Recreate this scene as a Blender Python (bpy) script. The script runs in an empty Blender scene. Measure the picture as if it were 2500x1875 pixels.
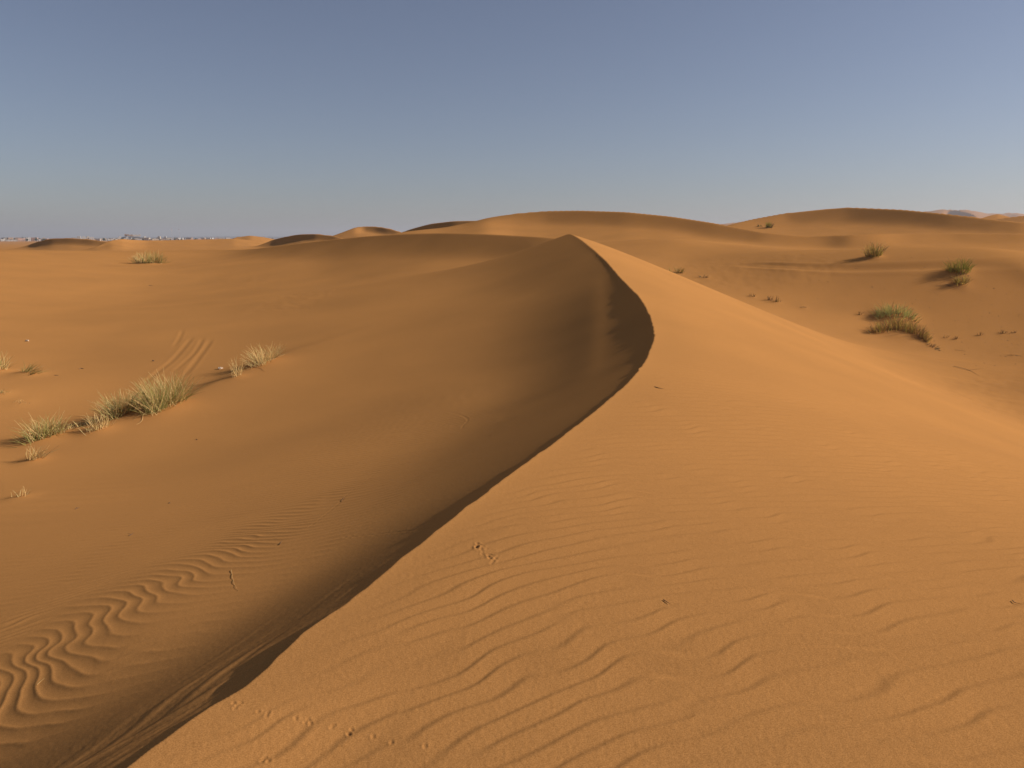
import bpy, math, random
import numpy as np

Q = 1.0            # mesh fineness (1 = final)
rng = np.random.default_rng(11)
random.seed(5)
scene = bpy.context.scene
COL = scene.collection

# ------------------------------------------------------------------ camera maths (used to place things on the terrain)
S_ = 2500.0 / 2212.0
FPX = 1878.0
PITCH = math.atan(355.5 / FPX)
CP, SP = math.cos(PITCH), math.sin(PITCH)

def ray(u, v):
    xn = (u * S_ - 1250.0) / FPX
    yn = -(v * S_ - 937.5) / FPX
    return xn, CP + yn * SP, -SP + yn * CP

def P(u, v, t):
    a, b, c = ray(u, v)
    return a * t, b * t, c * t

def smooth1(a, n):
    if n < 1: return a
    k = np.exp(-0.5 * (np.arange(-3 * n, 3 * n + 1) / n) ** 2); k /= k.sum()
    return np.convolve(np.pad(a, 3 * n, mode='edge'), k, mode='valid')

def sstep(e0, e1, x):
    t = np.clip((x - e0) / (e1 - e0), 0, 1)
    return t * t * (3 - 2 * t)

def smax(a, b, k):
    return 0.5 * (a + b + np.sqrt((a - b) ** 2 + k * k))

# value noise ------------------------------------------------------
def vnoise(x, y, seed):
    r = np.random.default_rng(seed).random((256, 256)).astype(np.float32)
    xi = np.floor(x).astype(np.int64); yi = np.floor(y).astype(np.int64)
    fx = x - xi; fy = y - yi
    fx = fx * fx * fx * (fx * (fx * 6 - 15) + 10); fy = fy * fy * fy * (fy * (fy * 6 - 15) + 10)
    x0 = xi & 255; x1 = (xi + 1) & 255; y0 = yi & 255; y1 = (yi + 1) & 255
    return ((r[x0, y0] * (1 - fx) + r[x1, y0] * fx) * (1 - fy) + (r[x0, y1] * (1 - fx) + r[x1, y1] * fx) * fy) * 2 - 1

# ------------------------------------------------------------------ base terrain: thin plate through surveyed points
CTRL = [  # (u, v, depth) of surveyed points
 (700,1130,8.31), (500,1130,8.77), (200,1130,9.37), (0,1130,9.74), (-300,1130,10.03), (0,1400,5.38), (0,1600,4.14), (300,1420,4.58), (500,900,15.40), (800,900,14.12), (1000,900,12.99), (1100,800,16.54), (1100,700,20.81), (250,1000,12.91), (0,960,14.47), (355,890,16.09), (600,765,20.49), (900,690,23.02), (1060,600,30.97), (800,572,45.78), (1000,565,46.89), (600,578,45.08), (300,800,19.48), (100,800,19.63), (0,850,17.00), (0,740,22.57), (450,720,24.18), (650,680,26.56), (800,620,33.81), (650,640,31.39), (0,650,32.66), (300,650,36.00), (0,570,43.45), (300,575,52.34), (450,610,41.91), (0,542,57.05), (200,540,73.38), (430,560,59.13), (600,535,73.44), (800,520,69.84), (-400,650,25.94), (-400,560,66.77), (-500,850,15.37), (2212,950,19.34), (2212,800,28.31), (2212,700,34.98), (1940,720,34.83), (1740,665,36.74), (2212,620,37.54), (1900,620,38.35), (1560,610,40.49), (2212,580,38.36), (1700,580,41.33), (2072,590,38.65), (1890,558,41.17), (1500,562,46.30), (2212,543,49.5), (2212,540,57), (2000,543,49), (2000,541,56.5), (1800,543,49), (1800,541,56), (1450,520,51.14), (2700,800,22.46), (2700,620,42.95), (2700,550,50.40), (2212,532,69.96), (1800,530,72.79), (1300,540,64.06), (2700,532,69.98)]
cp = [P(*c) for c in CTRL]
cp += [(3,5,-3.3),(5,12,-3.7),(5,20,-3.3),(4,30,-2.7),(.5,0,-3.0),(-6,-2,-3.5),(8,4,-3.9),(7,-6,-4),(-7,-12,-4),(8,-14,-4.2),(0,-25,-4.2),
       (-30,-10,-4.3),(30,-10,-4.2),(-45,-45,-4),(45,-45,-4),(-80,20,-3),(80,20,-2.5),(0,-90,-3.5)]
cp = np.array(cp)

def tps_fit(pts, lam):
    n = len(pts); X = pts[:, :2]
    d = np.hypot(X[:, None, 0] - X[None, :, 0], X[:, None, 1] - X[None, :, 1])
    K = np.where(d > 0, d * d * np.log(np.maximum(d, 1e-9)), 0) + lam * np.eye(n)
    A = np.zeros((n + 3, n + 3)); A[:n, :n] = K; A[:n, n] = 1; A[:n, n + 1:] = X; A[n, :n] = 1; A[n + 1:, :n] = X.T
    return np.linalg.solve(A, np.concatenate([pts[:, 2], [0, 0, 0]]))
TW = tps_fit(cp, 1.0)

def tps(x, y):
    o = TW[-3] + TW[-2] * x + TW[-1] * y
    for (a, b, _), w in zip(cp, TW[:-3]):
        d2 = (x - a) ** 2 + (y - b) ** 2 + 1e-9
        o += (0.5 * w) * d2 * np.log(d2)
    return o

def far_level(r):
    return np.interp(np.log(np.maximum(r, 1)), np.log([1, 85, 130, 230, 500, 1200, 2500, 30000]), [-1.5, -1.5, -2.2, -3.2, -4.4, -6.2, -5.8, -5.8])

def base(x, y, r):
    z = np.empty_like(x)
    near = r < 103
    z[near] = tps(x[near], y[near])
    w = sstep(72, 101, r)
    zf = far_level(r)
    z = np.where(near, z, 0) * (1 - w) + zf * w
    return z

# ------------------------------------------------------------------ the big dune: a sinuous crest, slip face to its left
CREST = [(270,1659,2.62),(345,1605,2.72),(420,1540,2.86),(490,1508,2.98),(560,1462,3.1),(600,1420,3.2),(614,1393,3.27),(700,1335,3.5),(800,1265,3.86),
 (860,1213,4.14),(960,1130,4.65),(1060,1055,5.3),(1150,990,5.95),(1260,910,7.1),(1330,850,8.0),(1365,820,8.7),(1400,770,10.1),(1415,725,12.0),(1408,690,13.6),
 (1385,645,15.6),(1340,600,18.4),(1310,565,21.6),(1285,542,24.5),(1255,518,27.6),(1228,502,30)]
cr = np.array([(-7.5,-14,-2.1),(-3.9,-4,-1.9),(-2.2,.3,-1.82)] + [P(*c) for c in CREST] + [(1.95,31.4,.02),(1.5,34,-.5),(.8,37.5,-1.1),(0,42,-2),(-2,60,-6)])
YT = np.linspace(-14, 60, 3701)      # 2 cm
def ytab(vals, sm):
    a = np.interp(YT, cr[:, 1], vals)
    o = a.copy()
    lo = smooth1(a, 5); hi = smooth1(a, int(sm))
    w = sstep(3.2, 6, YT)
    return lo * (1 - w) + hi * w
CX = ytab(cr[:, 0], 22); CZ = ytab(cr[:, 2], 30)
CXS = CX.copy()
CX += 0.012 * vnoise(YT * 5.1, YT * 0 + 3.3, 71) * sstep(40, 12, YT) + 0.006 * vnoise(YT * 17., YT * 0 + 8.3, 72)
DX = smooth1(np.gradient(CX, YT), 40)
COSF = 1 / np.sqrt(1 + DX ** 2)

T0Y = [0, 3, 5, 8, 12, 16, 20, 30, 40]
T0V = [0.64, 0.55, 0.658, 0.549, 0.572, 0.556, 0.491, 0.428, 0.435]      # steepness of the slip face along the crest
KV = [0.414, 0.859, 0.909, 1.084]

def main_dune(x, y):
    c = np.interp(y, YT, CX); zc = np.interp(y, YT, CZ); cf = np.interp(y, YT, COSF)
    s = (c - x) * cf                       # + : lee side (left)
    s = s + (np.interp(y, YT, CXS) - c) * cf * (1 - np.exp(-np.abs(s) / .12))
    m0 = np.interp(y, [-10, 2, 3.5, 6, 10, 18, 26, 34], [.0, .0, .02, .12, .21, .29, .34, .34])
    m1 = np.interp(y, [-10, 2, 4, 7, 10, 22, 34], [-.02, -.02, .08, .25, .37, .44, .44])
    sr = np.maximum(-s, 0)
    w = 2.6
    right = zc - (m0 * sr + (m1 - m0) * (np.sqrt(sr * sr + w * w) - w)) - .055 * np.maximum(3.6 - y, 0) ** 1.3 * sstep(0, .7, sr) * sstep(-9, -3, y)
    sl = np.maximum(s, 0)
    t0 = np.interp(y, T0Y, T0V)
    lip = np.interp(y, [3, 6, 22, 28], [.0, .008, .012, .0])
    left = zc - t0 * sl - lip * (1 - np.exp(-sl / .04))
    return np.where(s > 0, left, right), s

# ------------------------------------------------------------------ ridges further out, each in polar form round the viewpoint
def ridge(pts, h, ta, m2, back=.25, sm=8, ends=.5, k=.006):
    """pts: (u, v, t[, h, ta, m2]) along the crest."""
    az, rc, zc, hh, tt, mm = [], [], [], [], [], []
    for p in pts:
        a, b, c = ray(p[0], p[1])
        az.append(math.atan2(a, b)); rc.append(p[2] * math.hypot(a, b)); zc.append(p[2] * c)
        hh.append(p[3] if len(p) > 3 else h); tt.append(p[4] if len(p) > 4 else ta); mm.append(p[5] if len(p) > 5 else m2)
    A = np.linspace(-1.2, 1.2, 4801)
    f = lambda v: smooth1(np.interp(A, az, v), sm)
    rca, zca = f(rc), f(zc)
    over = np.maximum(az[0] - A, 0) + np.maximum(A - az[-1], 0)
    zca = zca - smooth1(over, sm) * rca * ends
    return dict(A=A, rc=rca, zc=zca, h=f(hh), ta=f(tt), m2=f(mm), back=back, k=k)

def eval_ridge(R, az, r):
    g = lambda n: np.interp(az, R['A'], R[n])
    s = g('rc') - r
    h = g('h'); ta = g('ta')
    sp = np.maximum(s, 0)
    fall = ta * sp; flat = h + g('m2') * sp
    front = g('zc') - .5 * (fall + flat - np.sqrt((fall - flat) ** 2 + .2 * h * h)) + .5 * h * (1 - math.sqrt(1.2)) - .0014 * sp * sp * (100 / g('rc'))
    return np.where(s > 0, front, g('zc') - R['back'] * np.maximum(-s, 0))

RIDGES = [
 # shoulder running left from the peak of the big dune
 ridge([(430,566,70,.3,.05,.07),(480,556,66,.3,.05,.07),(520,548,63,.35,.06,.07),(560,541,59.5,.5,.09,.06),(650,527,54.5,.8,.13,.05),(760,514,49.5,1.0,.2,.05),(860,506,46,1.15,.28,.05),(980,503,42.3,1.2,.33,.05),(1100,509,39,1.1,.33,.05),(1190,514,36.5,.95,.29,.05),(1260,520,34.5,.8,.2,.05)], 1, .3, .05, back=.16, sm=50, k=.01),
 # tall ridge across the middle and right
 ridge([(850,506,71,.3,.06,.06),(900,499,71.2,.3,.07,.06),(950,494,71.5,.3,.09,.06),(1000,485,71.8,.3,.12,.07),(1050,472,72,.4,.16,.09),(1080,467,72,.6,.26,.1),(1110,462,71.8,.8,.4,.12),(1180,456,71,1.0,.54,.13),(1250,455,69.4,1.05,.54,.13),(1350,458,66.8,1.05,.53,.13),(1450,468,64.2,1.0,.52,.12),(1540,482,61.6,1.0,.52,.12),(1650,503,58.6,.9,.5,.1),(1740,511,57.6,.85,.46,.09),(1790,510,57.2,1.05,.52,.08),(1835,508,56.4,1.05,.52,.08),(1890,506,56.6,.85,.42,.09),(1960,505,57.5,.7,.36,.09),(2060,505,57.6,.65,.36,.09),(2212,506,56.5,.6,.34,.1),(2600,508,56)], .4, .3, .1, back=.2, sm=14),
 # right hand dune behind it
 ridge([(1560,490,106,.5,.24,.08),(1620,475,108,.8,.36,.1),(1700,460,109,1.4,.54,.11),(1830,448,106.5,1.9,.56,.12),(1950,453,101,1.8,.55,.12),(2050,463,96,1.6,.52,.12),(2150,475,92,1.3,.45,.11),(2212,481,90,1.1,.42,.1),(2400,490,90)], 1, .2, .12, sm=12),
 ridge([(2080,471,235),(2110,465,238),(2145,463,240),(2180,465,240),(2212,472,240)], 2.5, .35, .1),
 ridge([(2140,476,205),(2180,470,205),(2212,466,205),(2300,458,205),(2420,462,205)], 3.0, .45, .08),
 # left hand dunes
 ridge([(855,508,128,.4,.2,.08),(890,495,126,1.0,.3,.06),(930,484,122,1.4,.27,.05),(980,478,116,1.5,.28,.05),(1040,477,110,1.5,.28,.05),(1100,480,106)], 1.4, .35, .05),
 ridge([(700,518,166,.3,.1,.08),(740,503,172,.3,.1,.08),(768,492,177,.4,.12,.08),(785,490,178,1.0,.24,.05),(810,490,174,1.4,.28,.04),(835,493,168,1.4,.28,.04),(860,500,162,1.0,.26,.04),(880,508,158)], 1, .4, .06, sm=5),
 ridge([(590,520,168),(620,512,163),(650,507,156),(680,506,149),(725,511,140),(745,517,136)], 1.3, .22, .02, sm=5),
 ridge([(495,520,250),(515,512,262),(540,507,265),(570,512,265),(600,519,265)], .5, .12, .05, sm=5),
 ridge([(60,533,205),(80,524,202),(110,516.5,196),(150,515,188),(200,519,177),(245,527,168),(265,533,164)], 1.6, .2, .02, sm=6),
 ridge([(205,538,142),(222,528,150),(240,520.5,156),(262,517.6,163),(290,519,172),(315,520.5,178),(360,520.3,182),(400,518.7,186),(450,518,190),(505,516.5,192),(540,520,194),(600,530,196)], .4, .08, .03, sm=4),
]
def undulation(x, y, r):
    f = 1 / np.maximum(r, 3)
    a = vnoise(x / 9. + 11, y / 9. + 5, 1) * .035 + vnoise(x / 3.7 + 40, y / 3.7, 2) * .012
    b = vnoise(x / 31. + 3, y / 23. + 9, 3) * .35 + vnoise(x / 13., y / 11. + 77, 4) * .09
    return a * sstep(2, 14, r) * sstep(200, 60, r) + b * sstep(45, 130, r) * .6

def H0(x, y, want_id=False):
    x = np.asarray(x, float); y = np.asarray(y, float)
    r = np.hypot(x, y); az = np.arctan2(x, y)
    z = base(x, y, r) + undulation(x, y, r)
    ids = np.zeros(x.shape, np.int32)
    m = np.full(x.shape, -99.); s = np.zeros(x.shape)
    q = (r < 62)
    m[q], s[q] = main_dune(x[q], y[q])
    k = np.where(s > 0, np.interp(y, [3, 6, 12, 20], KV) * s / (np.abs(s) + .6), .9 * s / (np.abs(s) + .6))
    zz = np.where(q, smax(z, m, k), z)
    ids[(m > z) & q] = 1
    z = zz
    for i, R in enumerate(RIDGES):
        q = (r > R['rc'].min() * .55) & (r < R['rc'].max() * 1.8) & (np.abs(az) < 1.19)
        e = eval_ridge(R, az[q], r[q])
        zq = z[q]
        ids[q] = np.where(e > zq, i + 2, ids[q])
        z[q] = smax(zq, e, R['k'] * r[q])
    return (z, s, ids) if want_id else z

# ------------------------------------------------------------------ wind ripples: stripes with real dislocations (band-passed noise, phase taken)
def stripe_tile(seed, nw, n, brad, bang):
    g = np.random.default_rng(seed)
    f = np.fft.fft2(g.standard_normal((n, n)))
    k = np.fft.fftfreq(n) * n
    kp, kq = np.meshgrid(k, k, indexing='ij')
    kr = np.hypot(kp, kq); th = np.arctan2(kq, kp)
    f = f * np.exp(-.5 * ((kr - nw) / (brad * nw)) ** 2 - .5 * (th / bang) ** 2) * (kp > 0)
    c = np.fft.ifft2(f)
    return (c / np.sqrt((np.abs(c) ** 2).mean())).astype(np.complex64)

def tile_sample(T, p, q, nw):
    n = T.shape[0]
    x = (p / nw * n) % n; y = (q / nw * n) % n
    xi = x.astype(int); yi = y.astype(int); fx = x - xi; fy = y - yi
    xi %= n; yi %= n; x1 = (xi + 1) % n; y1 = (yi + 1) % n
    return (T[xi, yi] * (1 - fx) + T[x1, yi] * fx) * (1 - fy) + (T[xi, y1] * (1 - fx) + T[x1, y1] * fx) * fy

T_WIND = stripe_tile(4, 48, 768, .12, .24)
T_LEE = stripe_tile(9, 48, 768, .10, .13)

def detail(x, y, s, r):
    z = np.zeros_like(x)
    # windward side
    q = (r < 20) & (s < .05) & (y > -3)
    X, Y, Sx = x[q], y[q], -s[q]
    lam = .128
    xs = np.linspace(-8, 24, 3201)
    fx = np.cumsum(-.24 - .56 * sstep(1.1, -.9, xs)) * .01
    p = (.94 * Y + np.interp(X, xs, fx)) / lam; c = (X + .3 * Y) / lam
    p = p + .36 * vnoise(X / 1.4, Y / 1.4, 21) + .40 * vnoise(X / .26, Y / .26, 22)
    t = tile_sample(T_WIND, p, c * .55, 48)
    ph = np.angle(t); am = np.minimum(np.abs(t) * 1.9, 1.) ** 1.2
    prof = -(np.sin(ph) + .42 * np.sin(2 * ph) + .2 * np.sin(3 * ph))
    patch = sstep(-.75, .55, vnoise(X / 1.9 + 7, Y / 1.9, 23) + .6 * vnoise(X / .8, Y / .8 + 3, 24))
    env = sstep(.04, .5, Sx) * sstep(19, 9, r[q]) * (.68 + .32 * patch)
    z[q] += .0027 * prof * am * env
    # lee side, in the hollow at the foot of the slip face
    q = (r < 16) & (s > .6) & (s < 8) & (y > -1)
    X, Y, Sx = x[q], y[q], s[q]
    lam = .122
    d = math.radians(1); dx, dy = math.sin(d), math.cos(d)
    P_ = X * dx + Y * dy; C_ = X * dy - Y * dx
    zig = sstep(9, 4.5, Y)
    sc = np.interp(Y, [2, 4, 7, 10], [1.9, 2.1, 2.7, 3.0]) + .16 * vnoise(Y / .9, Y * 0 + 3, 31) + .05 * vnoise(Y / .23, Y * 0 + 8, 37)
    jump = np.interp(Y, [2, 4, 5.5, 7.5, 9.5, 12], [1.15, 1.0, .66, .32, .12, .03])
    k1 = np.tanh((Sx - sc) / .29); k2 = np.tanh((Sx - sc - .75 - .25 * vnoise(Y / .6, Y * 0 + 1, 38)) / .16)
    w2 = vnoise(C_ / .2 + 9, P_ / .5, 32)
    p = (P_ - .5 * jump * k1 + .17 * zig * k2 + (.010 + .02 * zig) * w2 - .05 * (Sx - 2)) / lam
    t = tile_sample(T_LEE, p, C_ / lam * .6, 48)
    ph = np.angle(t); am = np.minimum(np.abs(t) * 2.4, 1.)
    prof = np.exp(-(ph / .8) ** 2) * .75 + .32 * np.cos(ph)
    s0 = np.interp(Y, [2, 4, 8, 12], [.75, .9, 1.1, 1.4]); s1 = np.interp(Y, [2, 4, 8, 12], [4.0, 4.4, 5.1, 4.9])
    env = sstep(s0, s0 + .55, Sx) * sstep(s1 + 1.2, s1 - .9, Sx) * sstep(16, 10.5, Y)
    env *= .7 + .3 * sstep(-.6, .4, vnoise(X / 1.1, Y / 1.1 + 31, 33))
    z[q] += (.0064 - .0022 * zig) * prof * am * env
    # very faint ripples further out on the lee slope
    q = (r < 26) & (s > 2.5)
    X, Y = x[q], y[q]
    t = tile_sample(T_LEE, (Y + .2 * X) / .3 + .6 * vnoise(X / 2, Y / 2, 35), X / .3 * .5, 48)
    z[q] += .0016 * np.cos(np.angle(t)) * np.minimum(np.abs(t), 1.2) * sstep(26, 12, r[q]) * sstep(-.1, .6, vnoise(X / 3, Y / 3, 36))
    # slumped lip and avalanche tongues close to the viewer
    q = (y < 5.5) & (y > -2) & (s > 0) & (s < 1.6)
    X, Y, Sx = x[q], y[q], s[q]
    cut = sstep(3.35, 3.05, Y) * (.6 + .4 * vnoise(Y * 2.2, Y * 0, 41))
    sc = .16 + .10 * vnoise(Y * 1.7 + 4, Y * 0, 42)
    z[q] -= .085 * cut * np.exp(-np.maximum(Sx - .02, 0) / sc) * sstep(0, .03, Sx)
    a = Y * 1.0 + Sx * 1.1
    tong = vnoise(a / .05, Sx / .7, 43) * .6 + vnoise(a / .11 + 3, Sx / 1.2, 44)
    z[q] += .0032 * tong * sstep(.05, .2, Sx) * sstep(.75, .4, Sx) * sstep(4.2, 2.6, Y)
    z[q] += .0025 * vnoise(Sx / .05, a / .5, 45) * sstep(.05, .2, Sx) * sstep(1.0, .5, Sx) * sstep(4.6, 3, Y)
    # light rib down the slip face in the bend
    q = (y > 9) & (y < 22) & (s > .1) & (s < 5)
    X, Y, Sx = x[q], y[q], s[q]
    xc = np.interp(Y, [9, 11, 15, 19.6, 22], [1.0, 1.25, 1.75, 2.25, 2.4])
    z[q] -= .010 * np.tanh((X - xc) / .2) * np.exp(-((X - xc) / .6) ** 2) * sstep(9.5, 12, Y) * sstep(21, 17, Y) * sstep(.05, .5, Sx)
    z[q] += .006 * vnoise(Y / .9 + .3 * X, X / 5, 46) * sstep(.2, .7, Sx) * sstep(4, 2, Sx)
    # rough wind scoured floor of the hollow and of the right hand flat
    q = (r > 17) & (r < 48)
    X, Y = x[q], y[q]
    z[q] += .012 * (vnoise(X / .5, Y / .5, 55) * .6 + vnoise(X / .22, Y / .22, 56) * .5) * sstep(.0, .7, vnoise(X / 7 + 2, Y / 6, 57) + .25 * (X > 8)) * sstep(17, 22, r[q]) * (s[q] < 99) * ((X < -7) | (X > 9))
    # grain of the surface, cm scale
    q = r < 7
    z[q] += .00025 * vnoise(x[q] / .022, y[q] / .022, 51) + .00035 * vnoise(x[q] / .011, y[q] / .011, 52)
    return z

def cast(u, v, f=None, r0=1.6, r1=400):
    a, b, c = ray(u, v); h = math.hypot(a, b)
    for n in range(2):
        rs = np.geomspace(r0, r1, 1400)
        d = H(rs * a / h, rs * b / h) - rs * c / h
        i = int(np.argmax(d > 0)); i = max(i, 1)
        r0, r1 = rs[i - 1], rs[i]
    r = .5 * (r0 + r1)
    x, y = r * a / h, r * b / h
    return np.array([x, y, r * c / h]), r / h       # point and depth

MOUNDS = []
LIP = None
def lip(x, y):
    z = np.zeros(np.shape(x))
    if LIP is None: return z
    x = np.asarray(x, float); y = np.asarray(y, float)
    q = (x > LIP[:, 0].min() - 4) & (x < LIP[:, 0].max() + 4) & (y > LIP[:, 1].min() - 4) & (y < LIP[:, 1].max() + 4)
    if not q.any(): return z
    X, Y = x[q], y[q]; best = np.full(X.shape, 1e9); sg = np.ones(X.shape); par = np.zeros(X.shape)
    n = len(LIP) - 1
    for i in range(n):
        ax, ay = LIP[i]; ex, ey = LIP[i + 1] - LIP[i]
        t = np.clip(((X - ax) * ex + (Y - ay) * ey) / (ex * ex + ey * ey), 0, 1)
        d = np.hypot(X - ax - t * ex, Y - ay - t * ey)
        m = d < best
        best = np.where(m, d, best); sg = np.where(m, np.sign(ex * (Y - ay) - ey * (X - ax)), sg); par = np.where(m, (i + t) / n, par)
    d = best * sg                       # + : beyond the lip
    w = sstep(0, .08, par) * sstep(.88, .5, par)
    z[q] = .13 * w * np.where(d > 0, np.exp(-(d / .45) ** 2), np.exp(-(d / 1.5) ** 2))
    return z

def H(x, y):
    z = H0(x, y) + lip(x, y)
    for (mx, my, mh, rx, ry) in MOUNDS:
        z = z + mh * np.exp(-((x - mx) / rx) ** 2 - ((y - my) / ry) ** 2)
    return z

def groove(z, x, y, pts, w, depth, rim=.5):
    pts = np.array(pts)
    q = (x > pts[:, 0].min() - 4 * w) & (x < pts[:, 0].max() + 4 * w) & (y > pts[:, 1].min() - 4 * w) & (y < pts[:, 1].max() + 4 * w)
    X, Y = x[q], y[q]; best = np.full(X.shape, 1e9)
    for (ax, ay), (bx, by) in zip(pts[:-1, :2], pts[1:, :2]):
        ex, ey = bx - ax, by - ay
        t = np.clip(((X - ax) * ex + (Y - ay) * ey) / (ex * ex + ey * ey), 0, 1)
        best = np.minimum(best, np.hypot(X - ax - t * ex, Y - ay - t * ey))
    k = best / w
    e0 = np.minimum(np.hypot(X - pts[0, 0], Y - pts[0, 1]), np.hypot(X - pts[-1, 0], Y - pts[-1, 1]))
    depth = depth * sstep(0, 12 * w, e0)
    z[q] += depth * (-np.exp(-k * k) + rim * np.exp(-((k - 1.7) / .7) ** 2))

def pit(z, x, y, c, w, depth):
    q = (np.abs(x - c[0]) < 4 * w) & (np.abs(y - c[1]) < 4 * w)
    k = np.hypot(x[q] - c[0], y[q] - c[1]) / w
    z[q] += depth * (-np.exp(-k * k) + .45 * np.exp(-((k - 1.5) / .5) ** 2))

def spline(pts, n=12):
    pts = np.array(pts, float); out = []
    P0 = np.vstack([2 * pts[0] - pts[1], pts, 2 * pts[-1] - pts[-2]])
    for i in range(1, len(P0) - 2):
        a, b, c, d = P0[i - 1:i + 3]
        for t in np.linspace(0, 1, n, endpoint=False):
            out.append(.5 * (2 * b + (c - a) * t + (2 * a - 5 * b + 4 * c - d) * t * t + (3 * b - a - 3 * c + d) * t ** 3))
    out.append(pts[-1]); return np.array(out)

# ------------------------------------------------------------------ grass: where it grows (base line in photo coordinates, height there)
# name, base line, height, green blades, dry blades, outward lean, side lean, clump depth (m), mound (m), label
GRASS = [
 ('grass_tussock', [(292,569),(320,571),(352,570)], 27, 150, 90, .85, .1, .35, .12, 'pale green and straw grass tussock nearest the town, alone on the bright far left slope'),
 ('grass_tussock', [(548,793),(572,788),(600,771)], 42, 20, 170, .95, .0, .3, .05, 'dry straw coloured tussock at the upper right end of the grass row'),
 ('grass_tussock', [(507,817),(516,812)], 42, 0, 34, .28, .0, .12, .03, 'narrow upright dry tuft just left of the dry straw coloured tussock'),
 ('grass_tussock', [(326,892),(348,890),(395,868)], 74, 420, 190, .85, -.05, .45, .07, 'biggest green tussock of the left hand row'),
 ('grass_tussock', [(236,907),(262,902),(288,891)], 54, 220, 190, .8, -.08, .35, .05, 'bushy pale green tussock against the left flank of the biggest one'),
 ('grass_tussock', [(196,936),(215,932),(230,925)], 36, 12, 80, .6, .05, .2, .05, 'small dry tuft in front of the pale green tussock, left of the row middle'),
 ('grass_tussock', [(70,956),(95,950),(130,938)], 50, 260, 90, .85, -.05, .35, .05, 'grey green tussock at the lower left end of the grass row'),
 ('grass_tussock', [(140,932),(165,926),(190,918)], 17, 0, 50, .9, .1, .25, .03, 'low bed of broken dry stalks between the grey green tussock and the small dry tuft'),
 ('grass_tussock', [(66,996),(82,993)], 38, 8, 46, .55, .45, .12, .03, 'dry wispy tuft leaning right, below the grey green tussock'),
 ('grass_tussock', [(36,1077),(52,1072)], 24, 0, 13, .5, .15, .08, .02, 'tiny sparse dry tuft, lowest grass on the left slope'),
 ('grass_tussock', [(-10,804),(8,802)], 38, 60, 60, .7, .05, .25, .06, 'pale tussock cut by the left edge of the picture'),
 ('grass_tussock', [(50,806),(72,812)], 25, 90, 24, .6, .65, .2, .06, 'short green tuft leaning right near the left edge'),
 ('grass_tussock', [(28,868),(60,874)], 6, 0, 26, 1.2, .3, .12, .02, 'flat dark remnant of grass below the short green tuft at left'),
 ('grass_tussock', [(-8,850),(10,852)], 11, 20, 18, 1.0, .4, .15, .03, 'low scrap of grass at the left edge, below the cut off tussock'),
 ('grass_tussock', [(1872,556),(1890,558),(1902,553)], 29, 120, 70, .55, .0, .25, .10, 'upright tussock with a long thin shadow beyond the wheel tracks'),
 ('grass_tussock', [(2050,590),(2072,592),(2095,586)], 29, 240, 30, .7, .0, .35, .14, 'dark green tussock with the broad dark shadow, beside the wheel tracks'),
 ('grass_tussock', [(2062,614),(2078,616),(2088,610)], 20, 90, 40, .75, .1, .22, .08, 'small dull tussock just below the dark green one'),
 ('grass_tussock', [(1893,686),(1920,686),(1950,687),(1976,694)], 23, 480, 30, .8, .05, .55, .20, 'dense blue green dome of grass on the right hand flat'),
 ('grass_tussock', [(1880,720),(1930,714),(1975,726),(2004,741)], 26, 300, 260, .6, .05, .4, .16, 'long brown green arc of grass in front of the blue green dome'),
 ('grass_tussock', [(2002,744),(2016,752),(2026,758)], 10, 10, 50, 1.1, .7, .15, .02, 'flattened dry stalks trailing off the right end of the brown green arc'),
 ('grass_tussock', [(1655,492),(1667,493)], 13, 70, 20, .6, .0, .3, .10, 'lone dark tussock high on the far right hand dune'),
 ('grass_tussock', [(1636,490),(1644,490)], 6, 14, 10, .8, .0, .2, .05, 'speck of grass left of the lone tussock on the far right hand dune'),
 ('grass_tussock', [(1448,587),(1462,588),(1476,590)], 15, 110, 50, .7, .0, .25, .06, 'pale green tussock half hidden behind the bright edge of the big dune'),
 ('grass_tussock', [(1512,599),(1526,601)], 8, 0, 22, 1.1, .1, .12, .02, 'scrap of dry twigs right of the half hidden pale tussock'),
 ('grass_tussock', [(1620,640),(1630,642)], 8, 4, 16, .6, .0, .1, .02, 'thin sprig of three or four stalks at the foot of the bright slope'),
 ('grass_tussock', [(1660,648),(1682,653)], 13, 10, 34, .7, .0, .15, .03, 'brownish sprig, largest of the sprigs at the foot of the bright slope'),
 ('grass_tussock', [(1732,665),(1739,665)], 4, 0, 16, 1.2, .2, .08, .02, 'flat dark scrap of stalks at the foot of the bright slope, furthest right'),
 ('grass_tussock', [(1856,680),(1860,680)], 9, 2, 9, .5, .0, .06, .01, 'dark sprig of a few blades left of the blue green dome'),
 ('grass_tussock', [(2040,730),(2046,730)], 8, 0, 9, .6, .1, .08, .01, 'dry sprig right of the brown green arc, nearest to it'),
 ('grass_tussock', [(2062,733),(2070,733)], 9, 0, 12, .7, .1, .08, .01, 'dry sprig between its two neighbours, right of the brown green arc'),
 ('grass_tussock', [(2112,724),(2124,724)], 9, 0, 13, .6, .0, .1, .01, 'upright dry stalks on the right hand flat, left of the two edge sprigs'),
 ('grass_tussock', [(2160,720),(2174,721)], 9, 3, 18, .8, .0, .1, .01, 'widest dry sprig near the right edge of the flat'),
 ('grass_tussock', [(2190,719),(2196,719)], 7, 0, 8, .6, .0, .06, .01, 'smallest dry sprig at the right edge of the flat'),
 ('grass_tussock', [(2170,768),(2205,769)], 5, 0, 24, 1.2, .3, .1, .01, 'flat line of dark stalks at the right edge, below the sprigs'),
]
LIP = spline([cast(u, v)[0][:2] for u, v in [(-120,985),(-20,972),(70,960),(200,940),(300,908),(395,874),(510,820),(600,775),(760,722),(900,672),(1010,625)]], 6)
GPOS = []
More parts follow.
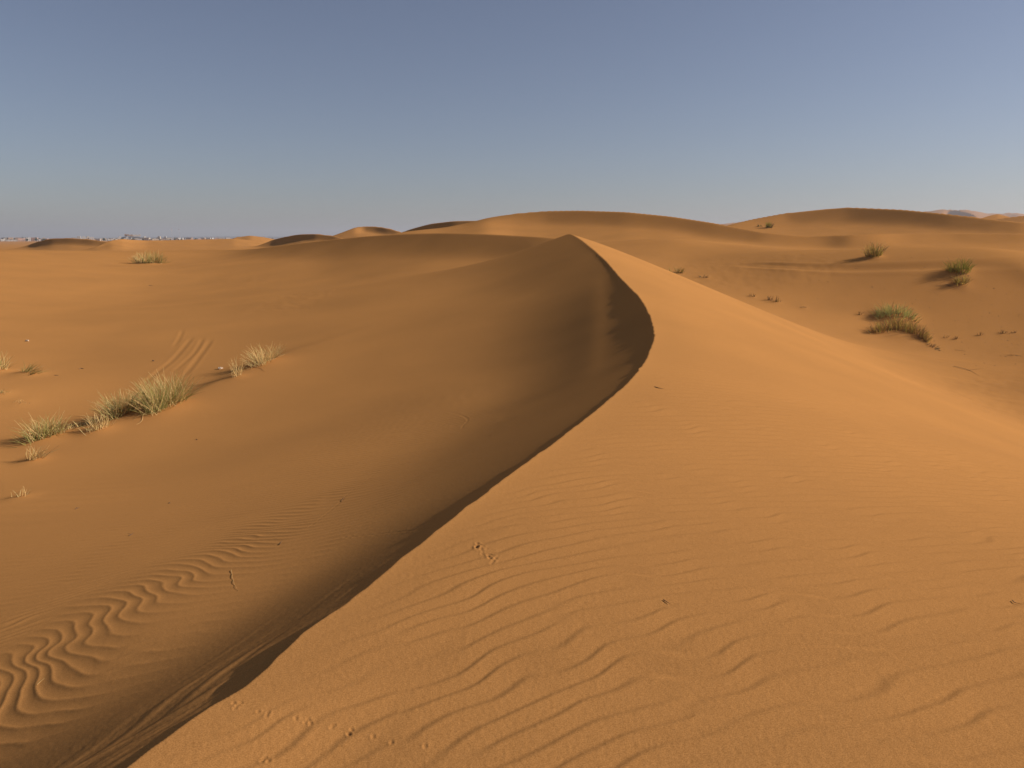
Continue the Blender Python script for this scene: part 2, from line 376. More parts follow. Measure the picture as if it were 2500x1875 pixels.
for g in GRASS:
    pts = [cast(u, v) for u, v in g[1]]
    p = np.array([a for a, _ in pts]); t = float(np.mean([b for _, b in pts]))
    GPOS.append((p, t))
    c = p.mean(0); w_ = np.hypot(*(p[-1] - p[0])[:2])
    MOUNDS.append((c[0], c[1], g[8], .30 * w_ + .25 * g[7] + .15, .30 * w_ * .5 + .8 * g[7] + .15))

# ------------------------------------------------------------------ the sheet
def build_grid():
    fine = math.radians(.075 / Q)
    azf = np.arange(-math.radians(47), math.radians(47), fine)
    azc = np.arange(azf[-1] + math.radians(2), 2 * math.pi + azf[0] - math.radians(.5), math.radians(2))
    az = np.concatenate([azf, azc])
    rs = [.15]
    def run(to, st):
        while rs[-1] < to: rs.append(rs[-1] * (1 + st / Q))
    run(1.5, .08); run(13, .0031); run(60, .0045); run(130, .0035); run(280, .004); run(1500, .03); run(14000, .1)
    return az, np.array(rs)

AZ, RS = build_grid()
nA, nR = len(AZ), len(RS)
print('grid', nA, nR, nA * nR)
RR, AA = np.meshgrid(RS, AZ, indexing='ij')
GX = (RR * np.sin(AA)).ravel(); GY = (RR * np.cos(AA)).ravel()
GZ, GS, GID = H0(GX, GY, True)
GR = RR.ravel()
GZ += detail(GX, GY, GS, GR) + lip(GX, GY)
for (mx, my, mh, rx, ry) in MOUNDS:
    q = (np.abs(GX - mx) < 4 * rx) & (np.abs(GY - my) < 4 * ry)
    GZ[q] += mh * np.exp(-((GX[q] - mx) / rx) ** 2 - ((GY[q] - my) / ry) ** 2)

def px(pts, sc=1.0):
    return [cast(u * sc, v * sc)[0] for u, v in pts]
B = 1 / S_
# wheel tracks on the right hand flat and in the left hand hollow
for pts, w_, d_ in [
    ([(1772,646),(1860,646),(1953,649),(2062,652),(2170,650),(2315,644.5),(2420,640),(2520,635)], .24, .085),
    ([(1772,647),(1860,651),(1953,655),(2062,659),(2170,657),(2315,651),(2420,649),(2520,647)], .24, .085),
    ([(472,820),(457,838),(439,860),(418,882),(391,903),(334,950)], .07, .008),
    ([(517,826),(505,845),(488,868),(470,892),(452,913),(430,930)], .07, .008),
    ([(447,803),(438,825),(425,845),(418,850)], .06, .006),
    ([(497,822),(478,856),(455,880),(415,915)], .06, .006)]:
    groove(GZ, GX, GY, spline(px(pts, B), 8), w_, d_, .45)
# small animal tracks
for u, v in [(570,1716),(580,1722),(574,1728),(588,1717),(630,1737),(655,1741),(651,1747),(722,1755),(745,1762),(752,1757),(758,1764),(809,1776),(815,1772),(850,1788),(858,1781),(853,1793),(640,1856),(647,1851),(655,1858),(911,1798),(956,1812),(1038,1822)]:
    c, t = cast(u * B, v * B); pit(GZ, GX, GY, c, .008, .0032)
for k in range(34):
    t_ = rng.random(); u = 1160 + 52 * t_ + rng.normal(0, 5); v = 1328 + 42 * t_ + rng.normal(0, 4)
    c, t = cast(u * B, v * B); pit(GZ, GX, GY, c, .008 + .005 * rng.random(), .003)
for k in range(26):
    t_ = k / 25.; c, t = cast((1042 - 200 * t_) * B, (1291 + 22 * t_ + 1.2 * math.sin(k * 2.4)) * B); pit(GZ, GX, GY, c, .016, .0022)
groove(GZ, GX, GY, spline(px([(923,1150),(905,1165),(885,1180),(842,1212),(835,1222),(800,1252),(760,1283),(746,1294)], B), 6), .012, .0012, .5)
groove(GZ, GX, GY, spline(px([(1088,1004),(1120,1012),(1142,1024),(1130,1040),(1128,1048)], B), 6), .016, .0022, .5)

def sheet(name, faces_mask, quads, mat):
    q = quads[faces_mask]
    used, inv = np.unique(q, return_inverse=True)
    q = inv.reshape(q.shape).astype(np.int32)
    me = bpy.data.meshes.new(name)
    me.vertices.add(len(used))
    co = np.stack([GX[used], GY[used], GZ[used]], 1).astype(np.float32)
    me.vertices.foreach_set('co', co.ravel())
    n = len(q)
    me.loops.add(n * 4); me.polygons.add(n)
    me.loops.foreach_set('vertex_index', q.ravel())
    me.polygons.foreach_set('loop_start', np.arange(0, n * 4, 4, dtype=np.int32))
    me.polygons.foreach_set('use_smooth', np.ones(n, bool))
    me.update(calc_edges=True)
    me.materials.append(mat)
    o = bpy.data.objects.new(name, me); COL.objects.link(o)
    o['kind'] = 'structure'
    return o

# ------------------------------------------------------------------ materials
def sand_material():
    m = bpy.data.materials.new('sand'); m.use_nodes = True
    nt = m.node_tree; N = nt.nodes; L = nt.links
    b = N['Principled BSDF']
    b.inputs['Roughness'].default_value = 1.0
    b.inputs['Specular IOR Level'].default_value = .0
    tc = N.new('ShaderNodeNewGeometry')
    n1 = N.new('ShaderNodeTexNoise'); n1.inputs['Scale'].default_value = 210; n1.inputs['Detail'].default_value = 3; n1.inputs['Roughness'].default_value = .7
    n2 = N.new('ShaderNodeTexNoise'); n2.inputs['Scale'].default_value = .35; n2.inputs['Detail'].default_value = 6
    L.new(tc.outputs['Position'], n1.inputs['Vector']); L.new(tc.outputs['Position'], n2.inputs['Vector'])
    r1 = N.new('ShaderNodeValToRGB'); e = r1.color_ramp.elements
    e[0].position = .32; e[0].color = (.39, .172, .046, 1); e[1].position = .68; e[1].color = (.635, .297, .092, 1)
    L.new(n1.outputs['Fac'], r1.inputs['Fac'])
    r2 = N.new('ShaderNodeValToRGB'); e = r2.color_ramp.elements
    e[0].position = .3; e[0].color = (.92, .92, .92, 1); e[1].position = .7; e[1].color = (1.04, 1.03, 1.0, 1)
    L.new(n2.outputs['Fac'], r2.inputs['Fac'])
    mx = N.new('ShaderNodeMix'); mx.data_type = 'RGBA'; mx.blend_type = 'MULTIPLY'; mx.inputs[0].default_value = 1
    L.new(r1.outputs['Color'], mx.inputs[6]); L.new(r2.outputs['Color'], mx.inputs[7])
    L.new(mx.outputs[2], b.inputs['Base Color'])
    return m
SAND = sand_material()

idx = np.arange(nA * nR).reshape(nR, nA)
a = idx[:-1, :]; b_ = np.roll(a, -1, 1); d = idx[1:, :]; c_ = np.roll(d, -1, 1)
quads = np.stack([a, b_, c_, d], -1).reshape(-1, 4)[:, ::-1]
fid = GID[quads[:, 0]]
for k in range(len(RIDGES) + 2):
    mk = fid == k
    if mk.sum() > 50: sheet('sand_ground' if k == 0 else 'dune', mk, quads, SAND)

# ------------------------------------------------------------------ light, sky, camera
SUN_AZ, SUN_EL = math.radians(85), math.radians(27.5)
w = bpy.data.worlds.new('World'); scene.world = w; w.use_nodes = True
nt = w.node_tree
sky = nt.nodes.new('ShaderNodeTexSky'); sky.sky_type = 'NISHITA'; sky.sun_disc = False
sky.sun_elevation = SUN_EL; sky.sun_rotation = SUN_AZ
sky.air_density = 1.0; sky.dust_density = 1.0; sky.ozone_density = 3.0; sky.altitude = 700
bg = nt.nodes['Background']; bg.inputs['Strength'].default_value = .059
hs = nt.nodes.new('ShaderNodeHueSaturation'); hs.inputs['Saturation'].default_value = .80
tint = nt.nodes.new('ShaderNodeMix'); tint.data_type = 'RGBA'; tint.blend_type = 'MULTIPLY'; tint.inputs[0].default_value = 1; tint.inputs[7].default_value = (1.02, .965, 1.02, 1)
nt.links.new(sky.outputs['Color'], hs.inputs['Color']); nt.links.new(hs.outputs['Color'], tint.inputs[6])
nt.links.new(tint.outputs[2], bg.inputs['Color'])
sl = bpy.data.lights.new('sun', 'SUN'); sl.energy = 4.0; sl.angle = math.radians(.53); sl.color = (1, .935, .90)
so = bpy.data.objects.new('sun', sl); COL.objects.link(so)
from mathutils import Vector
sd = Vector((math.sin(SUN_AZ) * math.cos(SUN_EL), math.cos(SUN_AZ) * math.cos(SUN_EL), math.sin(SUN_EL)))
so.rotation_euler = sd.to_track_quat('Z', 'Y').to_euler(); so.location = (60, 30, 60)

cam = bpy.data.cameras.new('camera'); co = bpy.data.objects.new('camera', cam); COL.objects.link(co)
cam.sensor_width = 36; cam.lens = 36 * FPX / 2500; cam.clip_start = .05; cam.clip_end = 40000
co.rotation_euler = (math.pi / 2 - PITCH, 0, 0)
scene.camera = co
scene.view_settings.view_transform = 'Standard'; scene.view_settings.look = 'None'
scene.view_settings.exposure = 0.27; scene.view_settings.gamma = 1

def haze_box(lo, hi, dens):
    me = bpy.data.meshes.new('haze')
    v = [(x, y, z) for x in (lo[0], hi[0]) for y in (lo[1], hi[1]) for z in (lo[2], hi[2])]
    me.from_pydata(v, [], [(0,1,3,2),(4,6,7,5),(0,4,5,1),(2,3,7,6),(0,2,6,4),(1,5,7,3)])
    m = bpy.data.materials.new('haze'); m.use_nodes = True
    N = m.node_tree.nodes; N.remove(N['Principled BSDF'])
    p = N.new('ShaderNodeVolumePrincipled'); p.inputs['Density'].default_value = dens
    p.inputs['Color'].default_value = (.88, .88, .90, 1); p.inputs['Anisotropy'].default_value = .2
    m.node_tree.links.new(p.outputs['Volume'], N['Material Output'].inputs['Volume'])
    me.materials.append(m)
    o = bpy.data.objects.new('haze', me); COL.objects.link(o); o['kind'] = 'stuff'
    return o
haze_box((-15000, -15000, -12), (15000, 15000, 150), .00014)

# ------------------------------------------------------------------ things
def mat(name, col, rough=.9, var=.0, trans=0):
    m = bpy.data.materials.new(name); m.use_nodes = True
    N = m.node_tree.nodes; L = m.node_tree.links; b = N['Principled BSDF']
    b.inputs['Roughness'].default_value = rough; b.inputs['Specular IOR Level'].default_value = .15
    if var:
        g = N.new('ShaderNodeNewGeometry'); r = N.new('ShaderNodeValToRGB'); e = r.color_ramp.elements
        e[0].color = tuple(c * (1 - var) for c in col) + (1,); e[1].color = tuple(min(1, c * (1 + var)) for c in col) + (1,)
        L.new(g.outputs['Random Per Island'], r.inputs['Fac']); L.new(r.outputs['Color'], b.inputs['Base Color'])
        src = r.outputs['Color']
    else:
        n = N.new('ShaderNodeTexNoise'); n.inputs['Scale'].default_value = 3; n.inputs['Detail'].default_value = 4
        tc = N.new('ShaderNodeTexCoord'); L.new(tc.outputs['Object'], n.inputs['Vector'])
        r = N.new('ShaderNodeValToRGB'); e = r.color_ramp.elements
        e[0].position = .3; e[1].position = .7
        e[0].color = tuple(c * .88 for c in col) + (1,); e[1].color = tuple(min(1, c * 1.1) for c in col) + (1,)
        L.new(n.outputs['Fac'], r.inputs['Fac']); L.new(r.outputs['Color'], b.inputs['Base Color']); src = r.outputs['Color']
    if trans:
        t = N.new('ShaderNodeBsdfTranslucent'); mx = N.new('ShaderNodeMixShader'); mx.inputs[0].default_value = trans
        L.new(src, t.inputs['Color']); L.new(b.outputs[0], mx.inputs[1]); L.new(t.outputs[0], mx.inputs[2])
        L.new(mx.outputs[0], N['Material Output'].inputs['Surface'])
    return m

M_GREEN = mat('green_blade', (.43, .385, .115), .8, .4, .45)
M_DARKGREEN = mat('dark_green_blade', (.48, .47, .16), .8, .38, .65)
M_BLUEGREEN = mat('blue_green_blade', (.62, .61, .32), .8, .3, .7)
M_BROWN = mat('brown_green_blade', (.70, .62, .27), .8, .35, .7)
M_STRAW = mat('straw', (.76, .56, .23), .8, .25, .35)
M_DUN = mat('dun_stalk', (.46, .33, .165), .85, .35, .35)
M_WOOD = mat('dry_wood', (.16, .10, .055)); M_STONE = mat('pale_stone', (.55, .42, .28)); M_DARKSTONE = mat('brown_stone', (.17, .105, .055))

def new_obj(name, verts, faces, m, parent=None, loc=(0, 0, 0), smooth=False):
    me = bpy.data.meshes.new(name); me.from_pydata([tuple(v) for v in verts], [], faces); me.update()
    if smooth: me.polygons.foreach_set('use_smooth', [True] * len(me.polygons))
    me.materials.append(m)
    o = bpy.data.objects.new(name, me); COL.objects.link(o); o.location = loc
    if parent: o.parent = parent
    return o

def tag(o, label, cat, group=None):
    o['label'] = label; o['category'] = cat
    if group: o['group'] = group
    return o

def empty(name, loc):
    o = bpy.data.objects.new(name, None); COL.objects.link(o); o.location = loc; o.empty_display_size = .1
    return o

def tubes(paths, radii, sides=3):
    V, F = [], []
    for path, rad in zip(paths, radii):
        n = len(path); b0 = len(V)
        d = path[-1] - path[0]
        e1 = np.cross(d, [.31, .87, .2]); e1 = e1 / (np.linalg.norm(e1) + 1e-9); e2 = np.cross(d, e1); e2 = e2 / (np.linalg.norm(e2) + 1e-9)
        for i in range(n):
            r = rad * (1 - .75 * (i / (n - 1)) ** 1.5)
            for k in range(sides):
                a = 2 * math.pi * k / sides
                V.append(path[i] + r * (math.cos(a) * e1 + math.sin(a) * e2))
        for i in range(n - 1):
            for k in range(sides):
                k2 = (k + 1) % sides
                F.append((b0 + i * sides + k, b0 + i * sides + k2, b0 + (i + 1) * sides + k2, b0 + (i + 1) * sides + k))
        F.append(tuple(b0 + (n - 1) * sides + k for k in range(sides)))
    return V, F

def blades(g, n, hgt, base, lean, side, depth, rad, dry, centre):
    paths, radii = [], []
    seg = len(base) - 1
    L_ = np.hypot(*(base[-1] - base[0])[:2]) + 1e-6
    ax = (base[-1] - base[0]) / L_
    for i in range(n):
        f = g.random() if L_ > .3 else g.random()
        k = min(int(f * seg), seg - 1); ff = f * seg - k
        b = base[k] * (1 - ff) + base[k + 1] * ff
        dv = g.normal(0, .35) * depth
        x, y = b[0] + g.normal(0, .04), b[1] + dv
        z = float(H(np.array([x]), np.array([y]))[0]) - .02
        off = (f - .5) * 2
        env = 1 - .45 * abs(off) ** 2.2
        l = hgt * env * (.72 + .42 * g.random() ** .8) * (1.12 if (dry and g.random() < .12) else 1)
        th = lean * (.55 * off + .42 * g.normal()) + side
        ph = lean * (.5 * dv / max(depth, .05) + .42 * g.normal())
        d = np.array([math.sin(th), math.sin(ph) * .9, max(.12, math.cos(th) * math.cos(ph))]); d /= np.linalg.norm(d)
        bend = (g.normal(0, .14) + .12 * np.sign(th)) * np.array([1, 0, 0]) + np.array([0, g.normal(0, .18), -abs(g.normal(0, .16 if not dry else .08))])
        kink = g.normal(0, .10, 3) * np.array([1, 1, .4])
        P_ = []
        for t in np.linspace(0, 1, 5):
            q = np.array([x, y, z]) + l * (d * t + bend * t * t * .8 + kink * (math.sin(3.1 * t) if dry else 0) * .4)
            q[2] = max(q[2], z + .012 + .02 * t)
            P_.append(q - centre)
        paths.append(np.array(P_)); radii.append(rad * (.7 + .6 * g.random()))
    return tubes(paths, radii)

for gi, (g, (base_p, t)) in enumerate(zip(GRASS, GPOS)):
    name, bl, hpx, ng, nd, lean, side, depth, mh, label = g
    gg = np.random.default_rng(100 + gi)
    hgt = hpx * S_ / FPX * t * 1.08
    c = base_p.mean(0).copy(); c[2] = float(H(np.array([c[0]]), np.array([c[1]]))[0])
    root = empty(name, c)
    tag(root, label, 'grass', None)
    rad = max(.0042, .00030 * t * .8)
    gm = M_GREEN
    if 'dark green' in label or 'lone dark' in label: gm = M_DARKGREEN
    if label.startswith('dense blue'): gm = M_BLUEGREEN
    if label.startswith('long brown') or label.startswith('small dull') or label.startswith('upright tussock'): gm = M_BROWN
    dm = M_STRAW if bl[0][0] < 700 else M_DUN
    if label.startswith('pale green tussock half') : dm = M_STRAW
    if ng:
        V, F = blades(gg, int(ng * .55), hgt, base_p, lean, side, depth, rad, False, c)
        new_obj('green_blades', V, F, gm, root)
    if nd:
        V, F = blades(gg, max(5, int(nd * .95)), hgt * .95, base_p, lean * .95, side, depth, rad * 1.15, True, c)
        new_obj('dry_stalks', V, F, dm, root)
        if label.startswith('long brown') :
            V, F = blades(gg, 110, hgt * .9, base_p, lean, side, depth, rad, True, c)
            new_obj('straw_stalks', V, F, M_STRAW, root)
    if label.startswith(('biggest', 'dry straw', 'pale green and')):     # roots laid bare on the near side
        paths = []
        for k in range(9):
            f = gg.random(); b = base_p[0] * (1 - f) + base_p[-1] * f
            P_ = []
            dx, dy = gg.normal(-.25, .35), -abs(gg.normal(.45, .15))
            for tt in np.linspace(0, 1, 7):
                x = b[0] + dx * tt + .05 * math.sin(5 * tt + k); y = b[1] + dy * tt - .1
                P_.append(np.array([x, y, float(H(np.array([x]), np.array([y]))[0]) + .018 - .012 * tt]) - c)
            paths.append(np.array(P_))
        V, F = tubes(paths, [rad * 1.2] * len(paths)); new_obj('bare_roots', V, F, M_STRAW, root)

# twigs, straws and pebbles lying on the sand
def twig(pts, rad, m, label, lift=.0, branch=0):
    w = [cast(u, v)[0] for u, v in pts]
    w = spline(w, 5)
    for q in w: q[2] = float(H(np.array([q[0]]), np.array([q[1]]))[0]) + lift + .004
    c = w[0].copy()
    paths = [w - c]; rr = [rad]
    for k in range(branch):
        i = len(w) // 2 + k * 2
        i = min(i, len(w) - 2)
        d = (w[i + 1] - w[i]) * 3; d = np.array([d[1] * (1 if k % 2 else -1), -d[0] * (1 if k % 2 else -1), abs(d[0]) * .6 + .01])
        paths.append(np.array([w[i] - c, w[i] - c + d * .5, w[i] - c + d])); rr.append(rad * .6)
    V, F = tubes(paths, rr, 5)
    return tag(new_obj('twig', V, F, m, None, c), label, 'twig')
twig([(163,1100),(168,1098),(172,1096)], 0.0045, M_WOOD, 'dark stub of wood on the smooth left slope', branch=1)
twig([(279,1158),(284,1155),(290,1151)], 0.0038, M_WOOD, 'dark and pale stick on the left slope, left of the ripple band', branch=1)
twig([(1414,836),(1424,839),(1434,841)], 0.0040, M_WOOD, 'thin dark stick on the bright slope just right of the bend in the crest')
twig([(1433,1297),(1441,1302),(1447,1306)], .0022, M_WOOD, 'short dark twig among the ripples of the bright slope')
twig([(604,1177),(607,1172),(610,1169)], 0.0024, M_WOOD, 'dark leaf like twig in the middle of the left ripple band')
twig([(737,1084),(741,1078),(745,1073)], 0.0024, M_WOOD, 'dark twig at the top of the left ripple band, on the thin trail')
twig([(500,1232),(502,1247),(506,1262),(515,1277)], 0.0018, M_STRAW, 'long pale curved straw lying across the left ripples')
twig([(80,1480),(88,1473),(97,1466)], 0.0013, M_STRAW, 'short pale straw low in the left corner ripples')
twig([(172,797),(176,796),(181,797)], 0.0150, M_WOOD, 'dark scrap of wood on the flat left of the wheel tracks')
twig([(118,811),(122,811),(127,811)], 0.0100, M_WOOD, 'tiny dark stick right of the short green tuft')
twig([(322,617),(326,617),(330,617)], 0.0200, M_WOOD, 'dark speck of wood below the tussock nearest the town')
twig([(2060,791),(2085,797),(2098,802),(2115,812)], 0.0070, M_DUN, 'longest half buried stalk at the foot of the bright slope at right', branch=2)
twig([(2062,756),(2074,757),(2086,759)], 0.0070, M_DUN, 'straight dry stalk below the sprigs on the right hand flat')
twig([(2186,1298),(2192,1303),(2204,1306)], .0022, M_WOOD, 'small crooked twig at the right edge of the rippled slope')
twig([(2045,615),(2052,618),(2060,618)], 0.0100, M_WOOD, 'dark stick left of the small dull tussock', branch=1)

def stone(u, v, size, label, m):
    c, t = cast(u, v)
    g = np.random.default_rng(int(u * 7 + v))
    V, F = [], []
    n, k = 7, 5
    for i in range(1, k):
        a = math.pi * i / k
        for j in range(n):
            b = 2 * math.pi * j / n + .3 * i
            r = size * (1 + .25 * g.normal())
            V.append((r * math.sin(a) * math.cos(b), r * math.sin(a) * math.sin(b) * .8, r * .62 * math.cos(a)))
    V += [(0, 0, .62 * size), (0, 0, -.62 * size)]
    for i in range(k - 2):
        for j in range(n):
            F.append((i * n + j, (i + 1) * n + j, (i + 1) * n + (j + 1) % n, i * n + (j + 1) % n))
    for j in range(n):
        F.append((len(V) - 2, j, (j + 1) % n)); F.append((len(V) - 1, (k - 2) * n + (j + 1) % n, (k - 2) * n + j))
    c[2] = float(H(np.array([c[0]]), np.array([c[1]]))[0]) + size * .3
    return tag(new_obj('stone', V, F, m, None, c), label, 'stone')
stone(60, 737, .045, 'pale stone alone on the left flat above the tufts', M_STONE)
stone(476, 797, .06, 'pale lump left of the narrow upright dry tuft', M_STONE)
stone(331, 780, .03, 'dark pebble left of the wheel tracks', M_DARKSTONE)
stone(425, 950, .016, 'small dark pebble below the biggest tussock, on the smooth slope', M_DARKSTONE)
stone(366, 1087, .012, 'small dark pebble in the middle of the smooth left slope', M_DARKSTONE)

# uncountable specks of gravel on the right hand flat
V, F = [], []
for k in range(520):
    u = rng.uniform(1760, 2260); v = rng.uniform(612, 790) if rng.random() < .8 else rng.uniform(555, 640)
    if v > 640 + (u - 1740) * .42 or rng.random() < .25 * (u < 1900): continue
    c, t = cast(u, v, r1=120)
    r = (.006 + .016 * rng.random() ** 3) * t / 30
    b0 = len(V)
    for a in range(5):
        V.append((c[0] + r * 1.5 * math.cos(a * 1.257) * (.7 + .6 * rng.random()), c[1] + r * math.sin(a * 1.257), c[2] - .004))
    V.append((c[0], c[1], c[2] + r * (.6 + .7 * rng.random())))
    F += [(b0 + a, b0 + (a + 1) % 5, b0 + 5) for a in range(5)]
gv = new_obj('gravel', V, F, M_DARKSTONE); gv['kind'] = 'stuff'

# ------------------------------------------------------------------ far country: pale big dunes at right, low plateau and knoll at left
def far_patch(name, u0, u1, pts, r0, r1, kind='structure', **kw):
    R = ridge(pts, 30, .3, .1, **kw)
    A0 = math.atan2(*ray(u0, 520)[:2]); A1 = math.atan2(*ray(u1, 520)[:2])
    az = np.linspace(A0, A1, 260); rs = np.geomspace(r0, r1, 170)
    R_, A_ = np.meshgrid(rs, az, indexing='ij')
    e = eval_ridge(R, A_.ravel(), R_.ravel())
    x, y = (R_ * np.sin(A_)).ravel(), (R_ * np.cos(A_)).ravel()
    z = smax(e, np.full_like(e, -9.), 6.)
    z += (z > -5) * (vnoise(x / 60, y / 60, 61) * .8 + vnoise(x / 22, y / 22, 62) * .3)
    n, k = R_.shape
    i = np.arange(n * k).reshape(n, k)
    q = np.stack([i[:-1, :-1], i[1:, :-1], i[1:, 1:], i[:-1, 1:]], -1).reshape(-1, 4)
    o = new_obj(name, np.stack([x, y, z], 1), [tuple(f) for f in q[:, ::-1].tolist()], SAND if name == 'dune' else M_PLAIN, smooth=True)
    o['kind'] = kind
    return o
M_PLAIN = mat('stony_ground', (.12, .10, .085))
far_patch('dune', 1500, 2500, [(1530,489,2300,8,.1,.05),(1570,482,2350,8,.1,.05),(1620,477,2400,8,.1,.05),(1760,474,2450,8,.1,.05),(1900,468,2450,8,.1,.08),(1975,463,2450,10,.12,.1),(2000,456,2430,10,.14,.12),(2022,453,2400,12,.16,.12),(2043,451.5,2380,20,.2,.12),(2052,452,2360,45,.6,.1),(2078,453,2300,45,.6,.1),(2092,456.5,2230,40,.6,.1),(2105,463,2170,25,.5,.1),(2115,470,2150,10,.2,.1)], 1000, 4000, sm=3, ends=.5)
far_patch('dune', 1500, 2500, [(2040,462,3100,8,.1,.1),(2070,454,3000,8,.1,.1),(2085,452.5,2950,8,.12,.1),(2110,456.5,2900,8,.12,.1),(2138,461,2900,8,.12,.1),(2160,461,2900,8,.12,.1),(2180,459,2900,14,.2,.1),(2200,460.5,2850,14,.2,.1),(2240,466,2850,10,.2,.1),(2300,462,2850,10,.2,.1),(2420,470,2850)], 1000, 4600, sm=3)
far_patch('hills', -500, 1100, [(-450,515.5,9000,10,.1,.02),(0,514.6,9000,10,.1,.02),(150,513.6,9000,10,.1,.02),(240,513,9000,10,.1,.02),(330,511.8,9000,10,.1,.02),(430,511,9000,10,.1,.02),(520,510.2,9000,10,.1,.02),(600,511,9000,10,.1,.02),(1000,512,9000,10,.1,.02)], 6500, 13000, sm=30)
far_patch('hills', 180, 400, [(236,521,2380,4,.15,.03),(256,514,2330,6,.25,.03),(268,510.5,2300,8,.35,.02),(290,510,2300,8,.35,.02),(302,512,2300,8,.3,.02),(318,517,2330,5,.2,.03),(335,521,2380)], 1700, 3200, sm=4, k=.001)

# ------------------------------------------------------------------ the town on the plain
def ground_z(x, y): return float(H0(np.array([x]), np.array([y]))[0])
def boxf(V, F, x0, x1, y0, y1, z0, z1, rot=0):
    b = len(V); c, s_ = math.cos(rot), math.sin(rot)
    for x in (x0, x1):
        for y in (y0, y1):
            for z in (z0, z1): V.append((x * c - y * s_, x * s_ + y * c, z))
    F += [tuple(b + i for i in f) for f in ((0,1,3,2),(4,6,7,5),(0,4,5,1),(2,3,7,6),(0,2,6,4),(1,5,7,3))]
WALLS = [mat('whitewash', (.50, .46, .40)), mat('cream_plaster', (.48, .39, .28)), mat('pink_plaster', (.52, .34, .25)), mat('earth_plaster', (.36, .24, .15))]
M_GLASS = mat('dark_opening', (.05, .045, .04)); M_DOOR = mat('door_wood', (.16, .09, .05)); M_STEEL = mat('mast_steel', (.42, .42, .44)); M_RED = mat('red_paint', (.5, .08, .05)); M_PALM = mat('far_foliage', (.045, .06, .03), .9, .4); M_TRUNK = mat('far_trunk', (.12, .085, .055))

def house(u, r, wid, hgt, style, mi, label, group, rot=0.):
    """flat roofed house at photo column u, r metres off, wid metres wide"""
    a, b, c = ray(u, 515); h = math.hypot(a, b); x, y = r * a / h, r * b / h
    z = ground_z(x, y) - .4
    root = empty('house', (x, y, z)); tag(root, label, 'house', group)
    root.rotation_euler = (0, 0, -math.atan2(a, b) + rot)
    d = wid * .7; V, F = [], []
    boxf(V, F, -wid / 2, wid / 2, -d / 2, d / 2, 0, hgt)
    if style == 1: boxf(V, F, -wid * .08, wid * .46, -d * .3, d * .45, hgt, hgt * 1.5)           # upper storey set back
    if style == 2: boxf(V, F, wid * .5, wid * 1.05, -d * .4, d * .45, 0, hgt * .62)              # lower wing
    new_obj('wall', V, F, WALLS[mi], root)
    V, F = [], []
    p = .45
    for (x0, x1, y0, y1) in ((-wid/2-.12, wid/2+.12, -d/2-.12, -d/2+.25), (-wid/2-.12, wid/2+.12, d/2-.25, d/2+.12), (-wid/2-.12, -wid/2+.25, -d/2+.25, d/2-.25), (wid/2-.25, wid/2+.12, -d/2+.25, d/2-.25)):
        boxf(V, F, x0, x1, y0, y1, hgt + .005, hgt + p)
    new_obj('parapet', V, F, WALLS[mi], root)
    fl = max(1, int(hgt // 3.2)); nw = max(2, int(wid // 4))
    for f in range(fl):
        for k in range(nw):
            if f == 0 and k == nw // 2:
                V, F = [], []; xx = -wid / 2 + (k + .5) * wid / nw
                boxf(V, F, xx - .6, xx + .6, -d / 2 - .06, -d / 2 + .3, 0, 2.3); new_obj('door', V, F, M_DOOR, root); continue
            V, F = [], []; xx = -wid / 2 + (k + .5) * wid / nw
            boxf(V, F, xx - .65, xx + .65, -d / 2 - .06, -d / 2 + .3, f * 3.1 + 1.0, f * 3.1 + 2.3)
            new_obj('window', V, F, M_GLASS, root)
    return root

def tree_proto(seed, palm):
    g = np.random.default_rng(seed)
    root = empty('tree', (0, 0, 0))
    V, F = tubes([np.array([[0, 0, -.3], [.1, 0, 1.5], [.05, .1, 3.0 if not palm else 6.5]])], [.35], 6)
    new_obj('trunk', V, F, M_TRUNK, root)
    V, F = [], []
    if palm:
        for k in range(16):
            a = g.random() * 6.28; el = g.uniform(-.2, 1.0)
            for j in range(4):
                r0, r1 = j * .8, (j + 1) * .8
                z = lambda r: 6.5 + r * math.sin(el) - .11 * r * r
                w_ = .32 * (1 - j / 4.5); b = len(V); nx, ny = -math.sin(a) * w_, math.cos(a) * w_
                for r in (r0, r1):
                    for sg in (-1, 1): V.append((r * math.cos(a) + sg * nx, r * math.sin(a) + sg * ny, z(r) - .1))
                F.append((b, b + 1, b + 3, b + 2))
    else:
        for k in range(150):
            d = g.normal(size=3); d /= np.linalg.norm(d)
            c = d * g.uniform(.4, 1) ** .5 * np.array([2.6, 2.2, 1.7]) * (1 + .25 * math.sin(3 * d[0] + seed) ) + np.array([0, 0, 3.6])
            t1 = g.normal(size=3); t1 /= np.linalg.norm(t1); t2 = np.cross(t1, d); t2 /= np.linalg.norm(t2) + 1e-6
            b = len(V); h = .45
            for p_, q_ in ((-1, -1), (1, -1), (1, 1), (-1, 1)): V.append(c + h * (p_ * t1 + q_ * t2))
            F.append((b, b + 1, b + 2, b + 3))
    new_obj('crown', V, F, M_PALM, root)
    return root
PROTO = [tree_proto(1, False), tree_proto(2, False), tree_proto(3, True)]
TREE_USED = [False] * 3
def put_tree(u, r, kind, sc, where):
    a, b, c = ray(u, 515); h = math.hypot(a, b); x, y = r * a / h, r * b / h
    o = PROTO[kind]
    if TREE_USED[kind]:
        n = o.copy(); COL.objects.link(n)
        for ch in o.children:
            d = ch.copy(); d.parent = n; COL.objects.link(d)
        o = n
    TREE_USED[kind] = True
    o.location = (x, y, ground_z(x, y)); o.scale = (sc, sc, sc); o.rotation_euler = (0, 0, rng.random() * 6.28)
    tag(o, ('dark round crowned tree ' if kind < 2 else 'dark palm tree ') + where, 'tree', ('round trees ' if kind < 2 else 'palm trees ') + where)

